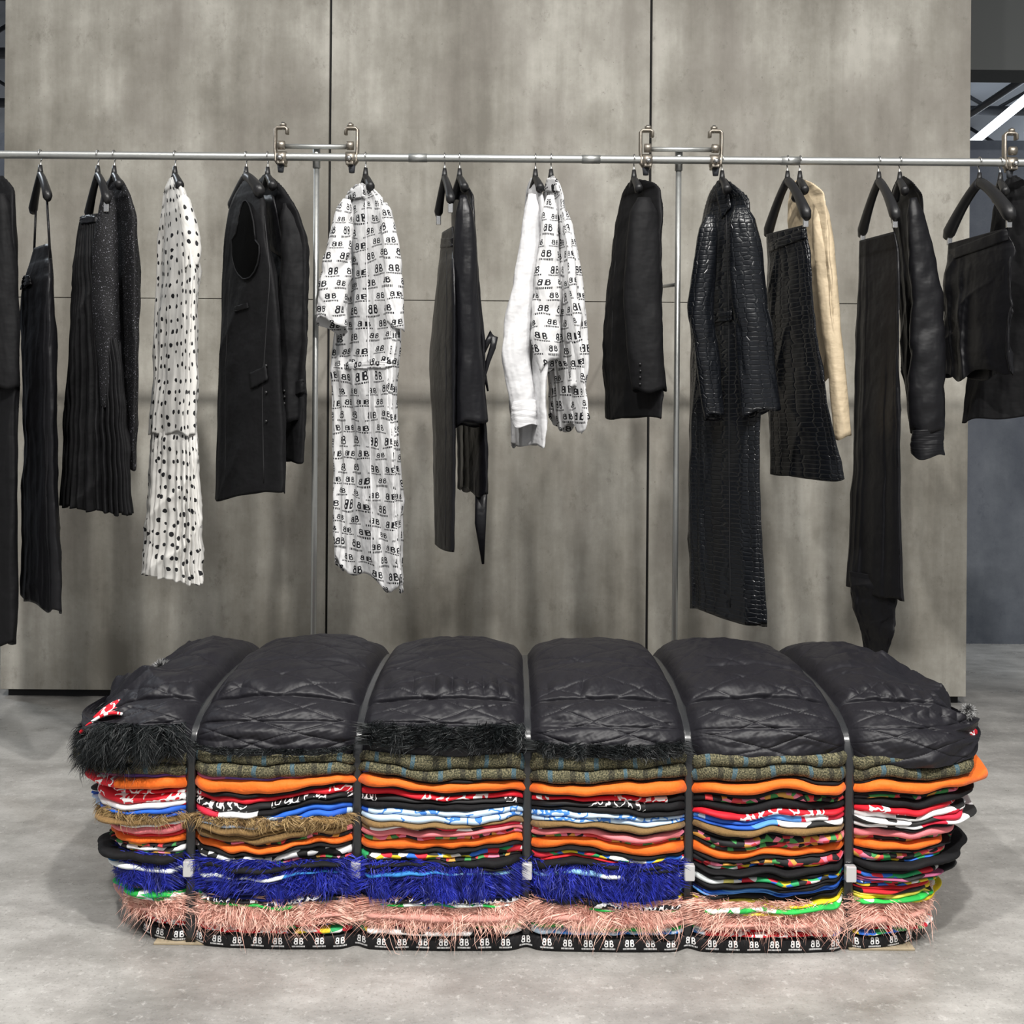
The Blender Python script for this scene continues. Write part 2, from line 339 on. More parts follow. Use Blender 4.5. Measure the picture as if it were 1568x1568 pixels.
def sleeve(name,pts,mat,parent,dy=-.1,seed=3,nu=56,nv=84,depth=.75,crump=.06,tip=.35):
    p=np.array(pts,float); t0=np.concatenate([[0],np.cumsum(np.hypot(np.diff(p[:,0]),np.diff(p[:,1])))]); t0/=t0[-1]
    t=np.linspace(0,1,nv); q=np.stack([np.interp(t,t0,p[:,k]) for k in range(3)],1)
    k=np.ones(9)/9
    for c_ in range(3):
        a=np.convolve(np.pad(q[:,c_],4,'edge'),k,'valid'); a[0],a[-1]=q[0,c_],q[-1,c_]; q[:,c_]=a
    dd=RAIL+dy
    P0=np.stack([[wx(a,b,dd) for a,b,_ in q],np.full(nv,dd),[wz(a,b,dd) for a,b,_ in q]],1)
    T=np.gradient(P0,axis=0); T/=np.linalg.norm(T,axis=1)[:,None]
    S=np.stack([-T[:,2],0*T[:,0],T[:,0]],1); S/=np.linalg.norm(S,axis=1)[:,None]
    r=q[:,2]*dd/F; r=r*np.clip(.35+t*9,0,1)**.6
    th=np.linspace(0,2*np.pi,nu,endpoint=False)
    tt=t[:,None]
    rr=r[:,None]*(1+crump*sn(th[None]*2+0*tt,tt*15+0*th[None],seed)+.05*np.sin(th[None]*3+seed+tt*5)+crump*1.3*(np.abs(np.sin(tt*8.5+1.3*np.cos(th[None]+seed)+seed+.5*np.sin(tt*11)))-.5)*np.exp(-((tt-.55)/.25)**2))
    P=P0[:,None]+rr[...,None]*(np.cos(th)[None,:,None]*S[:,None]+depth*np.sin(th)[None,:,None]*np.array([0,1.,0])[None,None])
    P[...,2]-= (tt**8)*r[:,None]*(tip*np.cos(th+seed)[None]+.12*np.sin(3*th+seed)[None])
    uv=np.stack([np.broadcast_to(th[None]/(2*np.pi)*2*np.pi*r.mean(),rr.shape),P[...,2]],-1)
    o=gridmesh(name,P,mat,parent,True,uv,cap=True)
    so=o.modifiers.new('s','SOLIDIFY'); so.thickness=.002; so.offset=-1
    return P[:,np.sin(th)<.2].reshape(-1,3)
def proj(P):
    x=P[:,0]*F/P[:,1]; z=(CAMZ-P[:,2])*F/P[:,1]
    return np.stack([784+x-z*K,640+z+x*K],1)
def onsurf(front,pts,off=.005):
    pr=proj(front); out=[]
    for a,b in pts:
        d=((pr-[a,b])**2).sum(1); i=np.argsort(d)[:4]; w=1/(d[i]+2); out.append((front[i]*w[:,None]).sum(0)/w.sum()-np.array([0,off,0]))
    return np.array(out)
def dens(pts,n=14):
    p=np.array(pts,float); t0=np.concatenate([[0],np.cumsum(np.hypot(*np.diff(p,axis=0).T))]); t=np.linspace(0,t0[-1],n)
    return np.stack([np.interp(t,t0,p[:,0]),np.interp(t,t0,p[:,1])],1)
def seam(name,front,pts,mat,parent,r=.0018,off=.002,n=16): tube(name,onsurf(front,dens(pts,n),off),r,mat,parent,6)
def patch(name,front,q,mat,parent,off=.006,n=9):
    a,b,c,d=[np.array(k,float) for k in q]; P=[]
    for i in range(n):
        v=i/(n-1)
        for j in range(n):
            u=j/(n-1); P.append((a*(1-u)+b*u)*(1-v)+(d*(1-u)+c*u)*v)
    S=onsurf(front,P,off).reshape(n,n,3)
    uv=np.stack([S[...,0],S[...,2]],-1)
    o=gridmesh(name,S,mat,parent,False,uv); so=o.modifiers.new('s','SOLIDIFY'); so.thickness=.005; so.offset=0
def button(front,px,py,mat,parent,r=.007):
    p=onsurf(front,[(px,py)],.004)[0]; tube('button',[p,p-np.array([0,.005,0])],[r,r*.85],mat,parent,12)

edge=plain('black_seam_thread',(.012,.012,.013),.6,0,.3)
# 1 long coat at far left
g=empty('black_long_coat'); f=cloth('body',[(276,-30,5),(300,-48,22),(420,-60,26),(600,-62,28),(800,-66,26),(974,-70,24)],black_wool,g,seed=2,nf=3,amp=.006)
f=sleeve('sleeve',[(2,298,12),(6,400,18),(9,500,19),(8,595,21)],black_wool,g,-.14,5,tip=.1); inner_hanger(-12,g)
# 2 slip dress
g=empty('black_slip_dress'); f=cloth('body',[(378,52,76),(400,46,79),(430,36,82),(520,33,84),(700,34,88),(920,29,95)],black_satin,g,seed=3,nf=5,amp=.012,cap=False,tl=-6,tr=8)
for a,b,dy in (((55,318),(52,395),.1),((72,308),(77,395),-.1)):
    tube('strap',[(wx(a[0],a[1],RAIL+dy),RAIL+dy,wz(a[0],a[1],RAIL+dy)),(wx(b[0],b[1],RAIL+dy),RAIL+dy,wz(b[0],b[1],RAIL+dy))],.004,black_satin,g,8)
patch('bow',f,[(30,425),(48,422),(50,436),(32,444)],black_satin,g,.012)
hanger(62,.12,.10,hw=12)
# 3 pleated skirt, knit blouse
g=empty('black_pleated_skirt'); f=cloth('pleats',[(331,124,151),(350,121,154),(430,115,168),(560,107,186),(778,95,202)],black_wool,g,dy=.0,seed=4,nf=15,amp=.013,sharp=True,cap=False,hem=.004,nu=320,tl=0,tr=4)
patch('waistband',f,[(124,331),(152,329),(153,341),(123,343)],black_satin,g,.004)
hanger(150,.14,.11,True,hw=15)
g=empty('black_glitter_blouse'); f=cloth('body',[(272,167,178),(284,158,188),(310,153,200),(345,152,211),(440,155,214),(560,162,215),(640,165,212),(712,168,211)],black_knit,g,dy=.045,seed=6,nf=4,amp=.008)
sleeve('sleeve',[(166,292,10),(162,380,18),(163,470,19),(167,560,15),(169,618,15)],black_knit,g,-.105,8); inner_hanger(175,g)
# 4 polka dot dress
g=empty('polka_dot_dress'); f=cloth('bodice',[(273,259,266),(282,254,274),(296,250,283),(360,245,301),(420,241,304),(520,236,306),(600,231,305),(664,226,304)],dots_m,g,seed=9,nf=6,amp=.014,hem=.006)
f2=cloth('lower_tier',[(640,236,300),(700,231,304),(800,225,308),(885,220,311)],dots_m,g,seed=10,nf=13,amp=.011,sharp=True,cap=False,hem=.003,thick=.045)
sleeve('sleeve',[(281,300,8),(290,345,12),(295,380,12),(294,410,9)],dots_m,g,-.12,4,tip=.6)
inner_hanger(268,g)
# 5 vest + blazer
g=empty('black_waistcoat'); f=cloth('body',[(276,372,392),(296,358,400),(318,350,406),(380,343,412),(430,340,424),(560,333,434),(680,329,438),(762,326,438)],black_wool,g,dy=-.03,seed=12,nf=3,amp=.007,hem=.006,tl=6,tr=-14)
hole=plain('armhole_shade',(.0008,.0008,.0008),.95,0,.05)  # near-black colour painting the shade inside the open armhole
def armpt(t,k): return (377+k*((15+3*math.sin(t))*math.cos(t)+(6*math.cos(t) if math.sin(t)>0 else 0)),368+k*60*math.sin(t))
R_=[onsurf(f,[armpt(t,k) for t in np.linspace(0,2*np.pi,40,endpoint=False)],.010+.004*(1-k)) for k in (1,.8,.6,.4,.2,.02)]
gridmesh('armhole_shade_patch',np.stack(R_,0),hole,g,True)  # patch laid over the cloth, no real opening behind it
tube('armhole_edge',np.vstack([R_[0],R_[0][:1]]),.0028,black_wool,g,8)
seam('front_edge',f,[(405,330),(414,420),(408,500),(402,600),(404,740)],edge,g,.0022)
patch('pocket',f,[(383,572),(408,560),(411,582),(385,596)],black_wool,g,.008)
patch('welt_pocket',f,[(360,470),(380,464),(381,472),(361,478)],black_wool,g,.006)
seam('dart',f,[(352,430),(346,560),(345,740)],edge,g,.0012)
for yy in (560,600,645): button(f,408,yy,hang_m,g,.005)
hanger(377,.13,.08,hw=22,thick=.013)
g=empty('black_blazer'); f=cloth('body',[(268,402,410),(280,390,420),(300,385,436),(335,385,458),(372,388,472),(480,392,474),(600,392,472),(704,388,470)],black_wool,g,dy=.05,seed=13,nf=3,amp=.008)
f2=sleeve('sleeve',[(440,312,12),(452,380,20),(450,470,21),(444,560,19),(446,640,18)],black_wool,g,-.07,14,crump=.1)
for yy in (598,608,618): button(f2,436,yy,hang_m,g,.005)
patch('lapel',f,[(405,300),(420,300),(440,400),(410,380)],black_satin,g,.01)
patch('pocket_flap',f,[(448,585),(468,580),(469,600),(449,606)],black_wool,g,.012); inner_hanger(410,g)
# 6 logo dress
g=empty('logo_print_dress'); f=cloth('body',[(282,546,556),(292,532,572),(310,522,588),(360,514,602),(430,512,610),(530,508,620),(560,506,614),(700,506,620),(800,504,626),(878,504,632)],logo_white,g,seed=17,nf=6,amp=.028,hem=.020,tl=-6,tr=14,crs=1.9)
sleeve('sleeve_left',[(531,306,10),(522,360,17),(512,430,21),(508,500,22)],logo_white,g,-.03,18,crump=.14,tip=.5)
sleeve('sleeve_right',[(588,312,8),(598,370,11),(603,430,13),(606,500,13)],logo_white,g,-.13,19,crump=.1,tip=.6)
seam('placket',f,[(560,300),(562,420),(566,600),(570,860)],white_cotton,g,.003,.003,30)
patch('collar',f,[(536,284),(556,284),(560,304),(530,306)],logo_white,g,.012)
patch('waist_tie',f,[(508,556),(600,552),(602,562),(508,567)],logo_white,g,.006)
inner_hanger(560,g)
# 7 leather trousers & jacket
g=empty('black_leather_trousers'); f=cloth('legs',[(352,677,694),(380,674,696),(440,668,699),(540,655,700),(640,658,699),(740,661,700),(838,663,697)],black_leather,g,dy=-.01,seed=21,nf=2,amp=.006,cap=False,hem=.004,crs=.3)
patch('waistband',f,[(675,366),(695,364),(696,378),(674,380)],black_leather,g,.006); seam('crease',f,[(684,385),(683,600),(682,835)],edge,g,.002)
hanger(681,.12,.10,True,hw=10)
g=empty('black_leather_jacket'); f=cloth('body',[(278,700,708),(290,695,716),(310,691,726),(400,690,732),(520,694,742),(640,697,747),(752,699,749)],black_leather,g,dy=.05,seed=22,nf=4,amp=.010,crs=.6)
sleeve('sleeve',[(710,300,9),(713,360,17),(714,460,18),(718,560,20),(722,650,24)],black_leather,g,-.11,23,tip=.15)
tube('belt_tail_hanging',[(wx(738,735,RAIL),RAIL-.03,wz(738,735,RAIL)),(wx(736,800,RAIL),RAIL-.03,wz(736,800,RAIL)),(wx(740,862,RAIL),RAIL-.03,wz(740,862,RAIL))],[.02,.018,.004],black_leather,g,12,.3)
tube('tie_loop',[(wx(a,b,RAIL),RAIL-.08,wz(a,b,RAIL)) for a,b in ((740,545),(748,525),(754,513),(758,519),(755,535),(748,555),(743,575),(748,600))],[.006,.009,.011,.011,.010,.008,.006,.003],black_leather,g,10,.5)
inner_hanger(704,g)
# 8 white shirt 9 logo shirt
g=empty('white_shirt'); f=cloth('body',[(272,812,820),(284,806,827),(310,803,832),(400,794,838),(520,780,842),(570,774,842),(684,776,842)],white_cotton,g,dy=.02,seed=25,nf=4,amp=.015,hem=.006,tl=0,tr=-4,crs=1.1)
sleeve('sleeve',[(815,298,9),(811,380,15),(800,460,18),(789,535,20),(797,590,19),(803,630,17)],white_cotton,g,-.07,26,crump=.11,tip=.15)
sleeve('cuff',[(802,612,17),(803,626,19),(804,650,19)],white_cotton,g,-.075,27,crump=.03,tip=.15)
inner_hanger(820,g)
g=empty('logo_print_shirt'); f=cloth('body',[(272,838,848),(284,832,856),(310,830,866),(400,826,880),(500,822,893),(560,828,900),(650,838,908)],logo_white,g,dy=-.03,seed=28,nf=5,amp=.022,hem=.02,tl=-4,tr=6,crs=1.7)
sleeve('sleeve_left',[(843,300,9),(841,380,15),(837,450,20),(834,520,20),(842,560,14)],logo_white,g,-.11,29,crump=.14,tip=.7)
sleeve('sleeve_right',[(866,325,6),(878,400,9),(884,480,12),(888,560,13),(884,600,11)],logo_white,g,-.13,30,crump=.12,tip=.7)
patch('collar',f,[(834,274),(852,274),(856,294),(832,294)],logo_white,g,.01)
inner_hanger(844,g)
# 10 blazer
g=empty('black_blazer'); f=cloth('body',[(278,962,980),(288,953,1002),(300,950,1012),(340,942,1014),(420,928,1015),(520,920,1017),(640,924,1017)],black_wool,g,seed=31,nf=3,amp=.007,hem=.004)
f2=sleeve('sleeve',[(986,304,18),(984,360,24),(982,440,27),(988,530,27),(996,598,25)],black_wool,g,-.13,32,crump=.04,tip=.1)
seam('side_seam',f,[(945,340),(938,480),(934,640)],edge,g,.0014)
for yy in (558,568,578,588): button(f2,980,yy,hang_m,g,.004)
inner_hanger(971,g)
# 11 croc coat
g=empty('black_crocodile_coat'); f=cloth('body',[(276,1098,1112),(290,1086,1126),(312,1078,1148),(380,1066,1152),(470,1052,1156),(500,1056,1158),(640,1052,1166),(800,1050,1172),(944,1052,1184)],croc_m,g,seed=34,nf=3,amp=.014,hem=.006,tl=-4,tr=4,thick=.055,crs=1.2)
sleeve('sleeve_near',[(1134,316,16),(1142,380,24),(1150,470,26),(1158,560,27),(1163,632,29)],croc_m,g,-.14,35,crump=.08,tip=.15)
sleeve('sleeve_far',[(1088,330,12),(1080,400,17),(1072,480,18),(1084,560,17),(1094,640,14)],croc_m,g,-.06,36,crump=.09)
seam('front_edge',f,[(1112,330),(1116,480),(1116,700),(1118,930)],edge,g,.002,.002,30)
patch('belt',f,[(1056,484),(1120,476),(1120,492),(1056,500)],croc_m,g,.012)
tube('belt_loop',onsurf(f,[(1066,505),(1062,525),(1068,545)],.02),.005,black_leather,g,8)
patch('collar',f,[(1094,292),(1112,282),(1118,318),(1104,336)],croc_m,g,.014)
inner_hanger(1106,g)
# 12 croc skirt, cream shirt
g=empty('black_crocodile_skirt'); f=cloth('body',[(352,1174,1234),(380,1174,1238),(480,1172,1252),(600,1172,1272),(700,1174,1292),(730,1175,1297)],croc_m,g,dy=-.02,seed=38,nf=2,amp=.014,cap=False,hem=.006,slant=.15,crs=1.0)
patch('waistband',f,[(1177,372),(1232,350),(1234,364),(1177,386)],croc_m,g,.008)
hanger(1206,.17,.15,True,.012,hw=31)
g=empty('cream_silk_shirt'); f=cloth('body',[(276,1216,1228),(286,1210,1244),(304,1206,1262),(340,1208,1268),(420,1222,1274),(500,1236,1282),(580,1250,1288)],cream_silk,g,dy=.09,seed=39,nf=4,amp=.010,slant=.08)
sleeve('sleeve',[(1254,304,10),(1262,380,15),(1270,470,14),(1282,570,12),(1290,668,12)],cream_silk,g,.03,40)
inner_hanger(1225,g)
# 13 long black dress + blouse
g=empty('black_long_skirt'); f=cloth('body',[(362,1316,1370),(390,1315,1377),(500,1309,1379),(700,1302,1382),(900,1292,1388)],black_satin,g,seed=42,nf=4,amp=.016,cap=False,hem=.004,tl=6,tr=10,crs=.8)
cloth('train',[(880,1300,1374),(940,1302,1374),(990,1318,1362),(1022,1330,1348)],black_satin,g,seed=43,nf=3,amp=.01,thick=.035,slant=.08,cap=False)
hanger(1346,.17,.15,True,.012,hw=27)
g=empty('black_satin_blouse'); f=cloth('body',[(272,1374,1384),(284,1366,1396),(306,1364,1412),(380,1372,1420),(480,1376,1432),(560,1378,1432),(640,1384,1436)],black_satin,g,dy=.06,seed=44,nf=4,amp=.012,slant=.09)
f2=sleeve('sleeve',[(1398,304,10),(1408,380,18),(1420,470,22),(1420,560,26),(1420,630,28),(1420,662,24)],black_satin,g,-.07,45,crump=.1,tip=0)
sleeve('cuff',[(1419,655,22),(1420,668,23),(1421,696,24)],black_satin,g,-.075,46,crump=.02,tip=.2)
inner_hanger(1378,g)
# 14 shorts at right and garment behind
g=empty('black_gathered_shorts'); f=cloth('body',[(362,1452,1540),(384,1448,1548),(440,1444,1552),(520,1441,1556),(574,1444,1560)],black_satin,g,seed=48,nf=5,amp=.018,cap=False,hem=.012,slant=.16,thick=.06,crs=1.6)
patch('waistband',f,[(1452,384),(1540,350),(1542,368),(1452,400)],black_satin,g,.01); hanger(1500,.19,.15,True,.014,hw=50)
g=empty('black_knit_top'); f=cloth('body',[(270,1545,1556),(284,1530,1575),(320,1520,1610),(450,1500,1620),(560,1480,1625),(640,1468,1625)],black_wool,g,dy=.10,seed=49,nf=4,amp=.012,slant=.08,tl=4,tr=-8); inner_hanger(1532,g)

# ------------------------------------------------------------ textile stack bench
bench=empty('strapped_textile_stack_bench')
CX=wx(813,1300,PF); YC=2.92; DD=.42
STR=[wx(p,1300,PF) for p in (289,545,807,1056,1303)]
H0=.45
def Lz(z): return .925+.125*np.clip(z/.40,0,1.05)
EDG=[CX-1.06]+STR+[CX+1.06]
def sect(x):
    x=np.asarray(x,float); s=np.zeros_like(x); 
    for a,b in zip(EDG[:-1],EDG[1:]): 
        k=(x>=a)&(x<b); s=np.where(k,(x-a)/(b-a),s)
    return s
def groove(x,w=.02):
    return sum(np.exp(-((np.asarray(x)-s)/w)**2) for s in STR)
def puff(x): return 1-np.abs(2*sect(x)-1)**2.6
def ring(L,D,n=1000,p=7.0):
    t=np.linspace(0,2*np.pi,20001)[:-1]
    x=L*np.sign(np.cos(t))*np.abs(np.cos(t))**(2/p); y=D*np.sign(np.sin(t))*np.abs(np.sin(t))**(2/p)
    x=np.append(x,x[0]); y=np.append(y,y[0]); s=np.concatenate([[0],np.cumsum(np.hypot(np.diff(x),np.diff(y)))])
    q=np.linspace(0,s[-1],n,endpoint=False); X=np.interp(q,s,x); Y=np.interp(q,s,y)
    tx=np.roll(X,-1)-np.roll(X,1); ty=np.roll(Y,-1)-np.roll(Y,1); l=np.hypot(tx,ty)
    return X,Y,ty/l,-tx/l,q
orange=fabric('orange_cotton',(.78,.14,.010),.7,40,.3); blackf=fabric('black_jersey',(.008,.008,.009),.8,40,.3,.2,0)
redf=fabric('red_jersey',(.55,.012,.02),.7,40,.3)
pinkf=fabric('pink_jersey',(.75,.20,.22),.7,40,.3); tan=fabric('tan_plush',(.20,.12,.045),.9,60,.5)
navyblk=fabric('royal_blue_plush',(.008,.014,.13),.9,60,.4); rosef=fabric('rose_plush',(.62,.30,.25),.9,60,.4)
greenf=patt('green_print',[(.03,.50,.08),(.02,.36,.06),(.03,.5,.08),(.8,.85,.8)],70,2)
redlet=scrib('red_scarf_print',(.60,.012,.025),(.85,.85,.85),60,.5,.65,1.3)
lbl=scrib('light_blue_scarf_print',(.50,.64,.78),(.05,.2,.6),55,.5,.65,1.3)
whred=patt('white_red_print',[(.8,.8,.8),(.8,.8,.8),(.65,.02,.05),(.8,.8,.8),(.02,.02,.02)],50,2.4)
blupr=patt('blue_print',[(.02,.10,.5),(.02,.12,.55),(.45,.6,.8),(.02,.1,.5),(.1,.3,.7)],22,3)
floral=patt('black_floral_print',[(.012,.012,.014),(.6,.05,.06),(.012,.012,.014),(.05,.25,.07),(.6,.3,.06),(.75,.2,.3)],90,1.3)
multi=patt('multicolour_print',[(.8,.8,.78),(.03,.15,.6),(.65,.03,.05),(.02,.02,.02),(.75,.55,.03),(.03,.35,.12)],80,1.6)
stripe=patt('yellow_cyan_stripe',[(.3,.55,.75),(.75,.68,.2),(.75,.8,.8),(.25,.5,.7),(.03,.2,.5)],14,5)
blkwh=patt('black_white_print',[(.015,.015,.015),(.8,.8,.8),(.015,.015,.015),(.8,.8,.8),(.7,.7,.7)],75,1.2)
whblk=scrib('white_letter_print',(.010,.010,.011),(.85,.85,.85),70,.5,.65,1.1)
yel=patt('yellow_print',[(.8,.62,.02),(.8,.62,.02),(.03,.03,.03),(.8,.7,.1)],40,3)
purple=patt('purple_print',[(.15,.07,.3),(.4,.1,.2),(.1,.1,.3),(.02,.02,.02)],30,3)
logoblk=logo_mat('black_logo_print',(.008,.008,.009),(.78,.78,.78),.050,.0305,.7,.002)
def plaid():
    q=NT('green_tweed_plaid',.9,0,.2); co=q.coord('UV'); sp=q.n('ShaderNodeSeparateXYZ'); q.t.links.new(co,sp.inputs[0])
    n=q.noise(co,300,2,.7); c1=q.ramp(n,[(.35,(.022,.022,.015)),(.5,(.078,.074,.044)),(.62,(.18,.16,.095))])
    wv=q.m_('ADD',sp.outputs[0],q.m_('MULTIPLY',q.noise(co,14,1),.02))
    st=q.m_('LESS_THAN',q.m_('ABSOLUTE',q.m_('SUBTRACT',q.m_('FRACT',q.m_('DIVIDE',wv,.078)),.5)),.06)
    st2=q.m_('LESS_THAN',q.m_('ABSOLUTE',q.m_('SUBTRACT',q.m_('FRACT',q.m_('DIVIDE',wv,.078)),.1)),.07)
    c2=q.mix(q.m_('MULTIPLY',st,.55),c1,(.04,.12,.18)); c3=q.mix(q.m_('MULTIPLY',st2,.6),c2,(.015,.015,.015))
    q.col(c3); q.bump(n,.5,.003); return q.m
plaidm=plaid()
def X(p): return wx(p,1300,PF)
INF=99
# bottom-up: (thickness px, folds, [(until_x, material)...])
LAY=[(24,1,[(INF,logoblk)]),(3,1,[(INF,blackf)]),(7,1,[(X(420),redlet),(X(545),multi),(X(800),whred),(X(1060),lbl),(X(1250),redlet),(INF,multi)]),(6,1,[(X(420),redlet),(X(700),multi),(X(1100),greenf),(INF,redlet)]),
(34,3,[(INF,rosef)]),(6,1,[(X(808),greenf),(X(1056),greenf),(INF,yel)]),(9,1,[(X(290),greenf),(X(1056),whblk),(INF,greenf)]),
(11,2,[(X(1056),navyblk),(INF,yel)]),(10,2,[(X(1056),navyblk),(X(1305),blackf),(INF,redf)]),(9,2,[(X(1056),navyblk),(X(1305),blupr),(INF,multi)]),(10,2,[(X(1056),navyblk),(X(1305),blackf),(INF,purple)]),
(8,1,[(X(808),stripe),(X(1100),stripe),(INF,multi)]),(8,1,[(X(1056),blackf),(INF,blackf)]),(9,1,[(INF,blackf)]),(4,1,[(X(808),floral),(X(1056),redf),(INF,multi)]),
(11,1,[(X(545),blkwh),(X(1056),multi),(INF,floral)]),(5,1,[(X(290),floral),(X(808),blackf),(INF,blackf)]),(13,1,[(INF,orange)]),(8,1,[(X(290),redf),(X(545),floral),(INF,floral)]),
(11,1,[(X(290),pinkf),(X(545),tan),(X(1056),pinkf),(X(1305),floral),(INF,pinkf)]),(6,1,[(X(290),whred),(X(545),tan),(X(808),whred),(INF,blackf)]),
(9,1,[(X(545),tan),(X(1305),tan),(INF,whred)]),(18,2,[(X(545),blupr),(X(808),lbl),(X(1056),lbl),(X(1200),blupr),(INF,whred)]),
(9,1,[(X(400),whred),(X(1056),blackf),(INF,redlet)]),(11,1,[(X(290),redlet),(X(545),whblk),(X(1000),whblk),(INF,blackf)]),(9,1,[(X(1000),redlet),(X(1056),blackf),(INF,floral)]),(6,1,[(INF,blackf)]),
(17,1,[(X(200),redlet),(X(545),orange),(INF,orange)]),(5,1,[(X(545),purple),(INF,blackf)]),(20,1,[(INF,plaidm)]),(20,1,[(INF,plaidm)])]
beads=[]
for th,nf_,ms in LAY:
    for k in range(nf_): beads.append((th/nf_,ms,k))
N=1100
X0,Y0,NX0,NY0,Q0=ring(1.0,DD,N)
T=np.array([[b[0]] for b in beads])*np.ones((len(beads),N))
for i in range(len(beads)):
    am=.05 if i==0 else 1.0
    T[i]*=1+am*(.46*sn(Q0*6,0*Q0+i*3.1,100+i)+.24*sn(Q0*22,0*Q0,300+i))
T=np.maximum(T,1.4)
Hs=(H0+.008*X0)*(1-.03*groove(X0*1.03+CX))+.006*sn(Q0*3,0*Q0,77)
T=T/T.sum(0)[None]*Hs[None]
Zb=np.vstack([np.zeros(N),np.cumsum(T,0)])
def outward(x,ny,z=.3):
    k=np.clip((np.abs(ny)-.5)*2.5,0,1); h=np.clip(.12+np.asarray(z)/.16,0,1)
    return k*(.026*puff(x)*h-.030*groove(x)*(.35+.65*h))
for i,(th,ms,k) in enumerate(beads):
    z0,z1=Zb[i],Zb[i+1]; zm=(z0+z1)/2; hf=(z1-z0)/2; L=Lz(zm)
    bx=X0*L+CX; by=YC+Y0; nx,ny=NX0,NY0
    gx=groove(bx)
    endk=1+2.0*np.clip((np.abs(NX0)-.35)*1.8,0,1)
    rj=(rng.uniform(-.008,.010)+.009*sn(Q0*9,0*Q0,500+i)+.006*sn(Q0*30,0*Q0,600+i))*(1-.85*np.clip(gx,0,1))*endk
    if i==0: rj=rj*.15+.004
    off=outward(bx,ny,zm)+rj
    lean=-.02*np.clip(1-zm/.42,0,1)
    rows=[]
    phs=np.linspace(-math.pi/2,math.pi/2,9)
    prof=[(-.16,-1.0)]+[(math.cos(p)**(.8 if i else .3)*min(.016,th/680*.9)+0.0 if abs(p)<1.5 else 0,math.sin(p)) for p in phs]+[(-.16,1.0)]
    for (o_,s_) in prof:
        ro=off+o_+lean
        rows.append(np.stack([bx+nx*ro,by+ny*ro,zm+hf*s_*1.02],-1))
    P=np.stack(rows,0)
    uv=np.stack([np.broadcast_to(Q0[None]+i*.37,P.shape[:2]),P[...,2]],-1)
    mats=[]
    for u_,m in ms:
        if m not in mats: mats.append(m)
    lim=[u_ for u_,_ in ms]; mi=[mats.index(m) for _,m in ms]
    row=[mi[next(j for j,l_ in enumerate(lim) if x<l_)] for x in bx+.03*math.sin(i*2.1)]
    idx=row*(len(prof)-1)
    gridmesh('folded_textile_%02d'%i,P,mats,bench,True,uv,midx=idx)
box('inner_core',(CX-.85,YC-.34,.005),(CX+.85,YC+.34,.47),dark,bench,.02)
wood=plain('pale_pallet_wood',(.34,.28,.19),.7,0,.3,30,.2,.002)
for a,b in ((232,335),(1303,1405)):
    box('pallet_skid',(wx(a,1440,PF),PF+.014,0),(wx(b,1440,PF),YC+.4,.005),wood,bench,.001)
# quilt
QL=1.10
def quiltpos(x,a,off=0.):
    u=np.clip((x-CX)/QL,-1,1); x_=np.asarray(x,float)
    e=(1-np.abs(u)**11)**.5; ed=(1-np.abs(u)**18)**.35
    pf=puff(x_); gr=groove(x_,.018)
    edgefac=np.clip((np.abs(u)-.74)/.26,0,1)**1.2
    Hq=(.104+.038*pf-.026*gr-.030*edgefac)*e+off
    Dq=(DD-.020+.046*pf-.016*gr)*ed+off
    S=np.sign(np.sin(a))*np.abs(np.sin(a))**.90; Cc=np.sign(np.cos(a))*np.abs(np.cos(a))**.86
    return YC+Dq*S, H0+.002+Hq*Cc
nx_,na_=1500,360
xx=np.linspace(CX-QL,CX+QL,nx_)[None,:]*np.ones((na_,1)); aa=np.linspace(-1.72,1.72,na_)[:,None]*np.ones((1,nx_))
q=aa*.30
disp=np.zeros_like(xx)
gr=np.clip(groove(xx,.03),0,1)
warp=.03*sn(xx*6,q*8,901)
for sg in (1,-1):
    f=np.abs(((xx*.8+sg*q*1.5+warp)/.15)%1-.5); disp-=.0024*np.exp(-(f/.016)**2)+.0016*np.exp(-(f/.09)**2)
for sa,dp in ((-.80,.022),(-.20,.009),(-1.22,.007),(.75,.012)):
    cc=aa-sa+.03*np.sin(xx*4+sa*5)+.015*sn(xx*9,0*xx,950+int(sa*10))
    disp-=dp*(.55*np.exp(-(cc/.020)**2)+.45*np.exp(-(cc/.10)**2))
gat=np.abs(np.sin(xx*55+5*np.sin(xx*7)+aa*2.0+2*sn(xx*5,aa*3,933))); amp_=np.clip(sn(xx*8,0*xx,5)+.6,0,1.2)
disp+=(.013*(gat-.5))*np.exp(-((aa+.64)/.11)**2)*amp_
disp+=(.006*(gat-.5))*np.exp(-((aa+.93)/.06)**2)*amp_
disp+=.0060*sn(xx*12,q*26,902)+.0028*sn(xx*34,q*44,903)+.0008*sn(xx*100,q*90,908)
disp+=.0060*np.abs(np.sin(aa*11+sn(xx*9,q*8,904)*2))*np.exp(-((aa+1.35)/.25)**2)
endf=np.clip((np.abs((xx-CX)/QL)-.74)/.2,0,1)
disp+=endf*(.024*(1-2*np.abs(np.sin(xx*9+aa*3.2+sn(xx*6,q*9,905))))+.012*(1-2*np.abs(np.sin(xx*22-aa*5+sn(xx*8,q*12,906)*1.5))))
yy,zz=quiltpos(xx,aa); 
yy=yy+disp*np.sin(aa)*(1-gr*.8); zz=zz+disp*np.cos(aa)*(1-gr*.8)
puf=NT('black_quilted_nylon',.50,0,.30); puf.col((.009,.0085,.0115)); puf.bump(puf.m_('ADD',puf.noise(puf.coord('Object',(1,1,1)),20,3,.5),puf.m_('MULTIPLY',puf.noise(puf.coord('Object',(1,1,1)),60,3,.5),.2)),.45,.009); puf=puf.m
gridmesh('quilted_padding',np.stack([xx,yy,zz],-1),puf,bench,False,np.stack([xx,q],-1))
